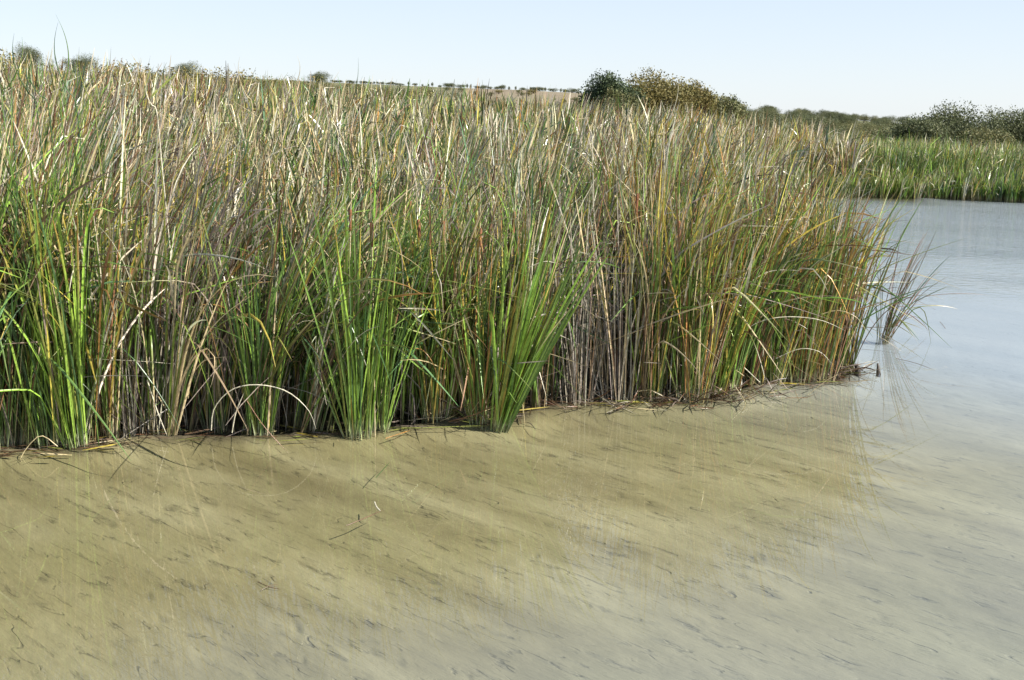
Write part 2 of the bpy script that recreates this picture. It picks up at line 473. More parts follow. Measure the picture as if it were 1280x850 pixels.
def blades(base, az, th0, bend, length, width, twist, kt, ka, c0, c1, c2, tmix, seg=9, kaz=0.0, tstart=0.0, fold=True):
    """long leaves: centre line by integrating the lean, a ribbon folded along it; returns verts (n,rings,2,3) and colours"""
    n = len(base); ts = np.linspace(tstart, 1, seg + 1)
    P = np.zeros((n, seg + 1, 3)); D = np.zeros((n, seg + 1, 3))
    p = base.copy()
    full = np.linspace(0, 1, 25)

    def direction(t):
        th = th0 + bend * t ** 1.8 + ka / (1 + np.exp(-(t - kt) * 38))
        a = az + kaz * t
        return np.stack([np.sin(th) * np.cos(a), np.sin(th) * np.sin(a), np.cos(th)], 1)
    # integrate finely, sample at the rings
    K = 24; q = base.copy(); pts = [q.copy()]
    for k in range(K):
        q = q + direction((k + 0.5) / K) * (length / K)[:, None]; pts.append(q.copy())
    pts = np.stack(pts, 1)
    for j, t in enumerate(ts):
        f = t * K; i0 = min(int(f), K - 1); fr = f - i0
        P[:, j] = pts[:, i0] * (1 - fr) + pts[:, i0 + 1] * fr
        D[:, j] = direction(t)
    ref = np.stack([-np.sin(az), np.cos(az), np.zeros(n)], 1)
    S = np.cross(D, ref[:, None, :].repeat(seg + 1, 1))
    S /= np.linalg.norm(S, axis=2, keepdims=True) + 1e-9
    B = np.cross(D, S)
    tw = twist[:, 0:1] + twist[:, 1:2] * ts[None]
    side = np.cos(tw)[..., None] * B + np.sin(tw)[..., None] * S
    tl = 0.10 + 0.36 * np.modf(np.abs(twist[:, 0:1]) * 7.31)[0]
    wp = np.minimum(1.0, 0.65 + 1.2 * ts)[None] * np.clip((1.015 - ts[None]) / tl, 0.03, 1) ** 0.75
    hw = 0.5 * width[:, None] * wp
    if fold:
        nrm = np.cross(D, side)
        V = np.stack([P - side * hw[..., None], P + nrm * (hw * 0.62)[..., None], P + side * hw[..., None]], 2)
    else:
        V = np.stack([P - side * hw[..., None], P + side * hw[..., None]], 2)
    # colours along the leaf: pale foot, middle, tip
    tt = ts[None, :, None]
    m2 = np.clip((tt - tmix[:, None, None]) / 0.22, 0, 1)
    m0 = np.clip(1 - tt / 0.13, 0, 1)
    C = (c1[:, None] * (1 - m2) + c2[:, None] * m2) * (1 - m0) + c0[:, None] * m0
    C = np.repeat(C[:, :, None, :], 3 if fold else 2, 2)
    return V, C


def ribbon_quads(n, seg, m=3):
    i = np.arange(n)[:, None] * (seg + 1) * m + np.arange(seg)[None] * m
    q = [np.stack([i + j, i + j + 1, i + j + m + 1, i + j + m], -1).reshape(-1, 4) for j in range(m - 1)]
    return np.concatenate(q)


class Bag:
    def __init__(s): s.V = []; s.Q = []; s.C = []; s.n = 0

    def add(s, V, C, seg):
        n = len(V); m_ = V.shape[2]; q = ribbon_quads(n, seg, m_) + s.n
        s.V.append(V.reshape(-1, 3)); s.C.append(C.reshape(-1, 3)); s.Q.append(q); s.n += n * (seg + 1) * m_

    def mesh(s, name, m=None):
        me = np_mesh(name, np.concatenate(s.V), np.concatenate(s.Q), np.concatenate(s.C), m or M_REED)
        return me


def weights_at(x, y, lo):
    """which colours grow where; lo = 1 near the water's edge, 0 back in the bed"""
    px = azpx(x, y) + 60 * (vnoise(x, y, 0.7, 21) - 0.5)
    g = lambda c, s: np.exp(-((px - c) / s) ** 2)
    grn = np.clip(0.32 + 1.0 * g(60, 70) + 0.5 * g(330, 60) + 1.2 * g(480, 85) + 0.8 * g(640, 60) + 0.35 * g(850, 120), 0, 1.5)
    grn = grn * (0.35 + 1.5 * vnoise(x, y, 1.1, 31))
    mau = 0.25 + 1.2 * g(180, 75) + 0.5 * g(250, 60) + 0.9 * g(740, 50) + 0.25 * g(0, 60)
    ora = 0.08 + 0.36 * g(1000, 140) + 0.35 * g(860, 80) + 0.12 * g(60, 60)
    rus = 0.14 + 0.55 * g(30, 110) + 0.2 * g(1060, 60) + 0.2 * g(900, 80)
    back = 1 - lo
    return dict(green=grn * (0.9 - 0.3 * back), bright=grn * 0.4 * lo, dark=grn * (0.22 + 0.05 * back), blue=0.12 + 0.12 * back,
                olive=0.25 + 0.35 * back, yellow=ora * 0.8 + 0.05, orange=ora * 0.45, straw=0.18 + 0.36 * back, pale=0.08 + 0.2 * back,
                mauve=mau * (0.5 - 0.32 * back), grey=mau * 0.22 + 0.16 * back, rust=rus * 0.7, brown=0.22 + rus * 0.35)


def canopy(x, y, s_=None):
    px = azpx(x, y)
    h = np.interp(px, [-300, 0, 110, 200, 330, 480, 640, 740, 830, 960, 1060, 1300], [2.95, 2.9, 2.75, 2.5, 2.4, 2.42, 2.42, 2.45, 2.5, 2.5, 2.42, 2.4])
    r = np.hypot(x, y)
    if s_ is not None: h = h + np.interp(px, [600, 830, 1060, 1200], [0.0, 0.25, 0.3, 0.0]) * sstep(0.2, 2.2, s_) - 0.3 * (1 - sstep(0.05, 0.5, s_)) * (px > 980)
    return h + 0.75 * (fbm(x, y, 1.3, 41, 3) - 0.5) + 0.1 * sstep(14, 40, r)


def shoots(x, y, rng, leaves, seg, wscale=1.0, tstart=0.0, lean=0.09, hscale=1.0, W=None, lo=None, spread=1.0, fold=True):
    """shoots at the points (x, y), each a fan of leaves; returns V, C"""
    n = len(x); k = leaves
    z, sd_, _ = terrain(x, y)
    if lo is None: lo = 1 - sstep(0.6, 4.0, np.maximum(sd_, 0))
    H = canopy(x, y, np.maximum(sd_, 0)) * rng.uniform(0.72, 1.08, n) * hscale
    if W is None: W = weights_at(x, y, lo)
    shoot_c = pick(W, n, rng)
    faz = rng.uniform(0, math.pi, n)
    laz = rng.uniform(-math.pi, math.pi, n); lth = np.abs(rng.normal(0, lean, n))
    rep = lambda a: np.repeat(a, k, 0)
    side = np.tile(np.arange(k) % 2 * 2 - 1, n); idx = np.tile(np.arange(k) / max(1, k - 1), n)
    X = rep(x) + rng.normal(0, 0.014, n * k); Y = rep(y) + rng.normal(0, 0.014, n * k)
    base = np.stack([X, Y, np.maximum(rep(z) - 0.02, -0.16)], 1)
    fan = side * (0.02 + 0.13 * (1 - idx) * rng.uniform(0.3, 1.3, n * k)) * spread
    dx = np.sin(fan) * np.cos(rep(faz)) + rep(np.sin(lth) * np.cos(laz)) + 0.03
    dy = np.sin(fan) * np.sin(rep(faz)) + rep(np.sin(lth) * np.sin(laz))
    # neighbouring shoots lean together, as wind and weight have pushed them
    wx = 0.42 * (fbm(rep(x), rep(y), 1.1, 71, 2) - 0.47) + 0.02; wy = 0.40 * (fbm(rep(x), rep(y), 1.1, 81, 2) - 0.52)
    pxs = azpx(X, Y)
    calm = 1 - 0.75 * sstep(880, 1060, pxs)
    droop = np.exp(-((pxs - 290) / 150) ** 2) * (Y < 14)
    dx += wx * calm + 0.10 * droop - 0.09 * sstep(960, 1040, pxs) * (Y < 20); dy += wy - 0.16 * droop * sstep(0.3, 1.5, rep(sd_))
    # the fringe leans out over the water
    ed = np.exp(-np.maximum(rep(sd_), 0) / 0.35)
    dx += ed * 0.05 * (pxs < 950); dy -= ed * 0.09
    az = np.arctan2(dy, dx); th0 = np.arctan(np.hypot(dx, dy))
    bend = (rng.gamma(1.3, 0.22, n * k) + 0.05) * (1 + 0.9 * droop)
    length = rep(H) * rng.uniform(0.72, 1.04, n * k)
    width = rng.uniform(0.010, 0.0235, n * k) * wscale
    kinked = rng.random(n * k) < 0.27
    kt = rng.uniform(0.5, 0.93, n * k); ka = np.where(kinked, rng.uniform(0.5, 2.3, n * k), 0)
    twist = np.stack([rng.uniform(0, math.pi, n * k), rng.normal(0, 1.6, n * k)], 1)
    own = pick({kk: rep(np.broadcast_to(vv, (n,))) for kk, vv in W.items()}, n * k, rng)
    ci = np.where(rng.random(n * k) < 0.55, rep(shoot_c), own)
    c1 = PA[ci] * np.clip(np.exp(rng.normal(-0.14, 0.48, (n * k, 1))), 0.3, 1.7) * rng.uniform(0.93, 1.07, (n * k, 3))
    tip = pick(dict(straw=1.0, pale=0.9, brown=0.35, rust=0.25, orange=0.22, yellow=0.25, olive=0.4), n * k, rng)
    c2 = PA[tip] * rng.uniform(0.8, 1.2, (n * k, 1))
    c0 = PA[PN.index('straw')] * rng.uniform(0.25, 0.9, (n * k, 1)) * np.ones(3)
    tmix = np.where(rng.random(n * k) < 0.42, rng.uniform(0.45, 0.95, n * k), 2.0)
    return blades(base, az, th0, bend, length, width, twist, kt, ka, c0, c1, c2, tmix, seg, rng.normal(0, 0.25, n * k), tstart, fold)


def sample_bed(n, rng, test, box):
    xs = []; tot = 0
    while tot < n:
        x = rng.uniform(box[0], box[1], 4 * n); y = rng.uniform(box[2], box[3], 4 * n)
        k = test(x, y); xs.append(np.stack([x[k], y[k]], 1)); tot += k.sum()
    p = np.concatenate(xs)[:n]
    return p[:, 0], p[:, 1]


def build_bed():
    rng = np.random.default_rng(3)
    inband = lambda lo_, hi_: (lambda x, y: inside(x, y) & (lambda d: (d > lo_) & (d < hi_))(sdist(x, y)) & (np.abs(x) < 0.62 * y + 1.5))
    clumpy = lambda x, y: vnoise(x, y, 0.33, 77) > rng.random(len(x)) * 0.75
    bag = Bag()
    # fringe: shoots stand in tussocks
    f0 = inband(-0.0, 0.45)
    gap = lambda x, y: np.exp(-((azpx(x, y) - 245) / 42) ** 2) + np.exp(-((azpx(x, y) - 735) / 50) ** 2) + 0.7 * np.exp(-((azpx(x, y) - 400) / 18) ** 2)
    x, y = sample_bed(330, rng, lambda x, y: f0(x, y) & clumpy(x, y) & (rng.random(len(x)) > gap(x, y)) & (y < 20), (-9, 6, 6, 16))
    V, C = shoots(x, y, rng, 7, 14, 0.95); bag.add(V, C, 14)
    x, y = sample_bed(1600, rng, lambda x, y: inband(0.3, 2.6)(x, y) & (vnoise(x, y, 0.55, 79) > 0.22 + rng.random(len(x)) * 0.5) & (rng.random(len(x)) > 0.75 * gap(x, y) * (sdist(x, y) < 1.1)) & (y < 20), (-10, 6, 6, 20))
    V, C = shoots(x, y, rng, 7, 10); bag.add(V, C, 10)
    # thin dead stuff low between the shoots
    x, y = sample_bed(2100, rng, lambda x, y: inband(0.0, 1.6)(x, y) & (y < 20), (-10, 6, 6, 20))
    n = len(x); z, _, _ = terrain(x, y)
    gi = pick(dict(mauve=1, grey=1, brown=0.8, straw=0.5, pale=0.2), n, rng)
    c1 = PA[gi] * rng.uniform(0.35, 1.1, (n, 1))
    V, C = blades(np.stack([x, y, z], 1), rng.uniform(-3.1, 3.1, n), np.abs(rng.normal(0.05, 0.13, n)), rng.gamma(1.5, 0.18, n),
                  rng.uniform(0.6, 2.1, n), rng.uniform(0.005, 0.012, n), np.stack([rng.uniform(0, 3, n), rng.normal(0, 2, n)], 1),
                  rng.uniform(0.2, 0.8, n), np.where(rng.random(n) < 0.5, rng.uniform(0.4, 2.0, n), 0), c1, c1, c1 * 0.9, np.full(n, 2.0), 9)
    bag.add(V, C, 9)
    link('cattail_bed', bag.mesh('cattail_bed'), label='dense mass of green, straw and rust cattail leaves standing along the water edge', cat='reed bed', kind='stuff')

    bag = Bag()
    x, y = sample_bed(3700, rng, lambda x, y: inband(2.5, 14)(x, y) & (vnoise(x, y, 0.8, 79) > 0.2 + rng.random(len(x)) * 0.5) & (y < 24), (-16, 7, 9, 24))
    V, C = shoots(x, y, rng, 5, 6, 1.35, 0.35); bag.add(V, C, 6)
    x, y = sample_bed(7600, rng, lambda x, y: inside(x, y) & (y >= 22) & (y < 52) & (vnoise(x, y, 1.3, 80) > 0.15 + rng.random(len(x)) * 0.5) & (x < 0.36 * y - 1) & (x > -0.62 * y) & (sdist(x, y) > 0.3), (-34, 14, 22, 52))
    W = weights_at(x, y, np.zeros(len(x)))
    V, C = shoots(x, y, rng, 5, 4, 2.3, 0.45, W=W, fold=False); bag.add(V, C, 4)
    link('reed_field', bag.mesh('reed_field'), label='wide field of bleached straw and olive reeds receding behind the front cattails', cat='reed bed', kind='stuff')

    # far shore beyond the open water
    bag = Bag()
    x, y = sample_bed(9000, rng, lambda x, y: inside(x, y) & (sdist(x, y) < 4.5) & (sdist(x, y) > -0.05) & (rng.random(len(x)) < np.exp(-sdist(x, y) / 1.8) + 0.25) & (y > 25) & (x > 0.2 * y), (6, 60, 25, 52))
    n = len(x)
    dk = (vnoise(x, y, 3.2, 51) > 0.6) | (x > 18.5)
    W = dict(green=np.where(dk, 1.3, 0.8), bright=0.9, dark=np.where(dk, 1.0, 0.15), olive=0.7, straw=np.where(dk, 0.05, 0.5), pale=np.where(dk, 0.02, 0.12), yellow=0.12, blue=0.2)
    V, C = shoots(x, y, rng, 6, 4, 1.5, 0.0, W=W, fold=False, hscale=(0.5 + 0.34 * sstep(0.2, 3.0, sdist(x, y))) * (0.85 + 0.3 * vnoise(x, y, 2.5, 92)), lo=np.zeros(n)); bag.add(V, C, 4)
    x, y = sample_bed(9500, rng, lambda x, y: inside(x, y) & (sdist(x, y) > 3.5) & (x > 0.27 * y) & (x < 0.75 * y) & (y > 25), (8, 66, 30, 74))
    n = len(x)
    q = vnoise(x, y, 5.0, 61)
    W = dict(green=1.3, bright=0.9 * q, dark=0.15, olive=1.1, straw=0.6 * (1 - q) + 0.1, pale=0.2, yellow=0.2)
    V, C = shoots(x, y, rng, 5, 3, 1.8, 0.5, W=W, fold=False, hscale=0.62 + 0.22 * vnoise(x, y, 3.0, 91), lo=np.zeros(n)); bag.add(V, C, 3)
    link('far_reed_bed', bag.mesh('far_reed_bed'), label='green and straw reed bed on the far side of the open water', cat='reed bed', kind='stuff')


build_bed()


# ---------------------------------------------------------------- single clumps one can tell apart
def leaf_objects(parent, V, C, seg, name='leaf'):
    for i in range(len(V)):
        me = np_mesh(name, V[i].reshape(-1, 3) - np.array(parent.location), ribbon_quads(1, seg), C[i].reshape(-1, 3), M_REED)
        link(name, me, parent)


def spike(parent, x, y, h, lean, rng, top=True):
    """a stalk with its brown seed head; returns the stalk object"""
    z = float(terrain(np.array([x]), np.array([y]))[0][0]) - 0.02
    lx, ly = lean
    P = [np.array([x + lx * t ** 1.5, y + ly * t ** 1.5, z + h * t]) for t in np.linspace(0, 1, 7)]
    o = np.array(parent.location) if parent else np.zeros(3)
    V, F = tube([p - o for p in P], [0.0055] * 5 + [0.004, 0.0025], 6)
    me = bpy.data.meshes.new('stalk'); me.from_pydata([tuple(v) for v in V], [], F); me.materials.append(M_STALK); smooth(me)
    st = link('stalk', me, parent)
    p0 = P[-2]; d = P[-1] - P[-2]; d /= np.linalg.norm(d)
    L_ = rng.uniform(0.17, 0.24)
    pts = [p0 + d * L_ * t - o - d * L_ * 0.55 for t in (0, 0.03, 0.1, 0.5, 0.9, 0.97, 1.0)]
    V, F = tube(pts, [0.004, 0.013, 0.016, 0.017, 0.016, 0.013, 0.004], 8)
    me = bpy.data.meshes.new('seed_head'); me.from_pydata([tuple(v) for v in V], [], F); me.materials.append(M_SPIKE); smooth(me)
    link('seed_head', me, st)
    return st


def clump(px, py, n, W, label, H=2.2, fan=0.16, leanx=0.0, leany=-0.05, width=0.016, spikes=0, bend=0.16, rad=0.07, seed=1, name='cattail_clump', group='separate cattail clumps along the water edge', kink=0.15, hv=(0.55, 1.0)):
    rng = np.random.default_rng(seed * 7 + 5)
    b = gnd(px, py)
    root = link(name, None, None, label, 'cattail clump', group, loc=(b[0], b[1], 0))
    bpy.context.view_layer.update()
    a = rng.uniform(0, 2 * math.pi, n); rr = rad * np.sqrt(rng.random(n))
    x = b[0] + rr * np.cos(a) * 1.2; y = b[1] + rr * np.sin(a)
    dx = rng.normal(0, fan, n) + leanx + (x - b[0]) * 0.9
    dy = rng.normal(0, fan * 0.7, n) + leany + (y - b[1]) * 0.9
    az = np.arctan2(dy, dx); th = np.arctan(np.hypot(dx, dy))
    ln = H * rng.uniform(hv[0], hv[1], n)
    kn = rng.random(n) < kink
    ci = pick(W, n, rng)
    c1 = PA[ci] * rng.uniform(0.8, 1.25, (n, 1)) * rng.uniform(0.94, 1.06, (n, 3))
    c2 = PA[pick(dict(straw=1, yellow=0.5, brown=0.3, orange=0.3, olive=0.8), n, rng)]
    c0 = PA[PN.index('pale')] * rng.uniform(0.5, 1.1, (n, 1)) * np.ones(3)
    seg = 14
    V, C = blades(np.stack([x, y, np.full(n, -0.13)], 1), az, th, rng.gamma(2, bend / 2, n), ln + 0.1, width * rng.uniform(0.65, 1.2, n),
                  np.stack([rng.uniform(0, math.pi, n), rng.normal(0, 1.2, n)], 1), rng.uniform(0.4, 0.9, n),
                  np.where(kn, rng.uniform(0.6, 2.2, n), 0), c0, c1, c2, np.where(rng.random(n) < 0.4, rng.uniform(0.6, 0.95, n), 2.0), seg, rng.normal(0, 0.2, n))
    leaf_objects(root, V, C, seg)
    for k in range(spikes):
        spike(root, b[0] + rng.normal(0, rad), b[1] + abs(rng.normal(0, rad)), H * rng.uniform(0.82, 1.0), (rng.normal(leanx, 0.08), rng.normal(0, 0.06)), rng)
    return root


GRN = dict(green=1, bright=0.9, dark=0.25, olive=0.3, yellow=0.15)
GRN2 = dict(green=1, bright=0.4, dark=0.5, olive=0.4, yellow=0.3, straw=0.2, mauve=0.1)
YEL = dict(green=0.8, bright=0.4, olive=0.5, yellow=0.7, orange=0.45, straw=0.4, rust=0.1)
DEAD = dict(mauve=1, grey=0.9, straw=0.5, pale=0.2, brown=0.3, rust=0.15)
RUSTY = dict(green=0.9, olive=0.7, yellow=0.4, orange=0.25, rust=0.5, straw=0.4, mauve=0.3)

clump(622, 531, 74, dict(green=1, bright=1.3, olive=0.25, yellow=0.22), 'bright green clump fanning out sideways, its base standing alone in front of the bed', 2.1, 0.13, 0.26, -0.12, 0.023, 0, 0.06, 0.06, 1, kink=0.03, hv=(0.5, 1.0))
clump(598, 528, 34, YEL, 'yellow streaked clump directly beside the bright fanning clump', 2.1, 0.09, -0.03, -0.06, 0.015, 1, 0.10, 0.07, 2)
clump(448, 543, 70, GRN, 'tall upright deep green clump with white foot beside the long low leaf shadow', 2.3, 0.10, 0.01, -0.07, 0.016, 2, 0.1, 0.09, 3, kink=0.06)
clump(475, 537, 34, GRN, 'slim green clump touching the deep green one', 2.1, 0.12, 0.07, -0.04, 0.015, 1, 0.1, 0.07, 4)
clump(545, 525, 44, YEL, 'green and yellow clump with dry crossed leaves at its foot', 2.2, 0.08, 0.0, -0.05, 0.015, 3, 0.12, 0.09, 5)
clump(326, 541, 56, GRN2, 'green and straw clump rising behind the largest pale arch of dead leaf', 2.15, 0.11, 0.03, -0.06, 0.016, 0, 0.14, 0.08, 6)
clump(95, 557, 62, GRN, 'leaning green clump nearest the camera beside the folded pale stalk', 2.45, 0.10, -0.03, -0.08, 0.017, 0, 0.12, 0.08, 7, kink=0.06)
clump(62, 556, 40, GRN2, 'dark green clump with straw tips between the folded stalk and the frame edge', 2.5, 0.10, -0.06, -0.05, 0.016, 0, 0.16, 0.09, 8)
clump(12, 556, 46, GRN2, 'green clump with orange flecks cut by the picture edge', 2.6, 0.10, 0.0, -0.06, 0.016, 1, 0.2, 0.1, 9)
clump(133, 544, 40, YEL, 'yellow green clump next to the mauve dead stems', 2.45, 0.08, 0.01, -0.05, 0.015, 0, 0.2, 0.08, 10)
clump(160, 541, 44, DEAD, 'mauve and pinkish dead clump of stiff bare stems', 2.3, 0.10, 0.03, -0.04, 0.013, 0, 0.14, 0.1, 11)
clump(196, 536, 34, DEAD, 'grey dead clump with white broken stems at the dark gap', 2.1, 0.12, 0.03, -0.03, 0.013, 0, 0.1, 0.08, 12)
clump(270, 531, 36, GRN2, 'short green clump at the edge of the dark gap', 2.0, 0.10, 0.02, -0.03, 0.015, 0, 0.14, 0.08, 13)
clump(385, 528, 40, GRN2, 'narrow dark green clump behind the end of the pale arch', 2.1, 0.10, 0.0, -0.02, 0.015, 1, 0.12, 0.09, 14)
clump(775, 500, 46, DEAD, 'brown grey dead clump in the shaded gap past the fanning green clump', 2.3, 0.08, 0.0, -0.02, 0.013, 0, 0.14, 0.13, 15)
clump(720, 503, 40, DEAD, 'thin dead mauve clump deep behind the bright fanning clump', 2.2, 0.08, -0.02, 0, 0.012, 0, 0.14, 0.13, 16)
clump(812, 499, 46, YEL, 'orange and green clump standing where the shaded gap ends', 2.5, 0.08, 0.02, -0.04, 0.014, 1, 0.14, 0.1, 17)
clump(868, 500, 56, RUSTY, 'rust and yellow clump over the mat of dead stalks', 2.5, 0.10, 0.03, -0.06, 0.014, 1, 0.16, 0.12, 18)
clump(905, 488, 46, YEL, 'tall straw and green clump behind the long low arching leaf', 2.45, 0.10, 0.04, -0.04, 0.014, 0, 0.16, 0.12, 19)
clump(960, 478, 50, RUSTY, 'reddish clump with drooping pale leaves near the point', 2.45, 0.12, 0.03, -0.05, 0.014, 0, 0.2, 0.12, 20)
clump(996, 476, 50, YEL, 'yellow orange clump second from the end of the point', 2.4, 0.11, 0.03, -0.05, 0.014, 0, 0.2, 0.12, 21)
clump(1026, 475, 60, RUSTY, 'rusty clump on the very end of the point above the black stump', 2.3, 0.10, 0.04, -0.04, 0.013, 0, 0.2, 0.12, 22)
clump(1046, 464, 54, GRN2, 'green clump leaning out over the open water at the point', 2.35, 0.07, 0.05, 0.0, 0.014, 0, 0.16, 0.12, 23)
clump(1104, 421, 56, dict(rust=0.8, mauve=0.7, dark=0.8, olive=0.5, brown=0.5), 'small sparse dark tuft standing by itself in the open water off the point', 1.55, 0.15, 0.24, -0.02, 0.010, 0, 0.3, 0.06, 24, hv=(0.35, 1.0), kink=0.2)


# lone stalks with seed heads inside the mass
def lone_spikes():
    rng = np.random.default_rng(90)
    where = ['highest of three above the deep green clump', 'middle of three above the deep green clump', 'lowest of three above the deep green clump', 'above the slim green clump', 'straight above the yellow and green clump', 'short of the three over the deep green clump',
             'just above the leaves of the bright fanning clump', 'touching its neighbour above the bright fanning clump', 'high in the pale reeds beyond the fanning clump', 'high above the shaded gap', 'over the orange and green clump', 'over the rust and yellow clump',
             'above the mauve stems and dark gap', 'above the leaning green clump nearest the camera', 'near the picture edge among rusty leaves', 'over the tall straw and green clump', 'over the reddish clump', 'nearest the end of the point']
    for k, (px, py) in enumerate([(428, 210), (447, 215), (463, 222), (508, 235), (545, 245), (400, 218), (645, 290), (632, 285), (673, 220), (805, 232), (822, 225), (861, 240), (250, 215), (95, 225), (60, 240), (905, 235), (940, 250), (980, 240)]):
        # stalk height fixed by kind, so the depth follows from the measured head
        h = rng.uniform(1.95, 2.25)
        d = ray(px, py); t = (h - 0.16 - CAM_H) / d[2]
        x, y = d[0] * t, d[1] * t
        if not inside(np.array([x]), np.array([y]))[0]:
            e = np.interp(px, [p[0] for p in FRONT], [q[1] for q in EDGE]) + 0.25
            y = e; x = d[0] * e / d[1]
        root = link('cattail_stalk', None, None, 'brown seed head on its stalk, ' + where[k], 'cattail', 'cattail stalks with brown seed heads', loc=(x, y, 0))
        spike(root, x, y, h, (rng.normal(0, 0.08), rng.normal(0, 0.05)), rng)


lone_spikes()


def tall_wisps():
    """long leaves standing out against the sky over the near corner of the bed"""
    rng = np.random.default_rng(21)
    data = [((90, 20), (95, 130), 8.9, 'dark upright leaf tip standing highest against the sky', 'dark'),
            ((52, 10), (75, 125), 8.7, 'thin green leaf with its tip curving over against the sky', 'green'),
            ((33, 35), (45, 130), 8.8, 'dark pointed leaf leaning beside the highest leaf tips', 'dark')]
    data += [((14, 40), (2, 120), 8.6, 'green leaf tip bent outwards at the very picture edge', 'green'),
             ((66, 62), (60, 130), 8.8, 'short dark leaf tip between the two tallest against the sky', 'dark'),
             ((108, 55), (118, 135), 9.0, 'thin olive leaf tip second behind the highest one', 'olive'),
             ((143, 58), (150, 130), 9.2, 'straw coloured leaf tip just past the highest green tips', 'straw'),
             ((214, 82), (196, 140), 9.4, 'pale leaf tip leaning towards the lone skyline oak', 'pale'),
             ((440, 68), (430, 150), 11.0, 'thin dark leaf tip alone against the sky by the dark fourth oak', 'dark'),
             ((355, 62), (349, 130), 11.0, 'hair thin straw stem alone against the clear sky', 'straw'),
             ((310, 66), (315, 130), 11.0, 'hair thin stem against the sky, nearest the lone oak', 'straw'),
             ((838, 88), (830, 160), 12.4, 'pale leaf tip crossing the tall ochre bush', 'pale'),
             ((745, 118), (740, 170), 12.4, 'white leaf tip in front of the dark green bushy tree', 'pale'),
             ((910, 115), (900, 170), 12.6, 'olive leaf tip crossing the low olive bush', 'olive')]
    for tip, low, Y, lab, c in data:
        a = at(*low, Y); b = at(*tip, Y - 0.1)
        foot = np.array([a[0] + 0.15, Y, -0.05]); bow = rng.uniform(0.05, 0.16) * (1 if rng.random() < 0.4 else -1)
        pts = [foot + (a - foot) * t for t in np.linspace(0, 1, 8)][:-1] + [a + (b - a) * t + np.array([bow * math.sin(math.pi * t * 0.9) + 0.5 * bow * t ** 3, 0, -0.35 * abs(bow) * t ** 4]) for t in np.linspace(0, 1, 8)]
        strip_thing('reed_leaf', pts, 0.014 if Y < 10 else 0.012, c, lab, 'tall leaves against the sky')


ARCH_W = 0.6


def strip_thing(name, pts, wd, colname, label, group=None, cat='reed leaf', bendn=1):
    """one loose leaf or stem through the given points: a folded ribbon with real thickness"""
    P = np.array(pts, float)
    # smooth the run of points
    t = np.linspace(0, len(P) - 1, max(12, 3 * len(P)))
    i0 = np.clip(np.floor(t).astype(int), 0, len(P) - 2); f = (t - i0)[:, None]
    pm = P[np.maximum(i0 - 1, 0)]; p0 = P[i0]; p1 = P[i0 + 1]; p2 = P[np.minimum(i0 + 2, len(P) - 1)]
    Q = 0.5 * (2 * p0 + (p1 - pm) * f + (2 * pm - 5 * p0 + 4 * p1 - p2) * f ** 2 + (3 * p0 - pm - 3 * p1 + p2) * f ** 3)
    D = np.gradient(Q, axis=0); D /= np.linalg.norm(D, axis=1, keepdims=True) + 1e-9
    view = Q - np.array([0.8, 0, 4.0]); S = np.cross(D, view); S /= np.linalg.norm(S, axis=1, keepdims=True) + 1e-9
    U = np.cross(S, D)
    n = len(Q); s = np.linspace(0, 1, n)
    hw = 0.5 * wd * ARCH_W * np.clip((1.02 - s) / 0.3, 0.12, 1)
    o = Q[0].copy()
    ring = np.stack([Q - S * hw[:, None], Q + U * (hw * 0.5)[:, None], Q + S * hw[:, None], Q - U * (hw * 0.15)[:, None]], 1) - o
    V = ring.reshape(-1, 3); F = []
    for i in range(n - 1):
        for k in range(4):
            F.append((i * 4 + k, i * 4 + (k + 1) % 4, i * 4 + 4 + (k + 1) % 4, i * 4 + 4 + k))
    c = PAL[colname][None] * (0.85 + 0.3 * RNG.random((n, 1)))
    me = np_mesh(name, V, np.array(F), np.repeat(c, 4, 0), M_REED)
    return link(name, me, None, label, cat, group, loc=o)


tall_wisps()


def edge_y(px):
    return float(np.interp(px, [p[0] for p in FRONT], [q[1] for q in EDGE]))


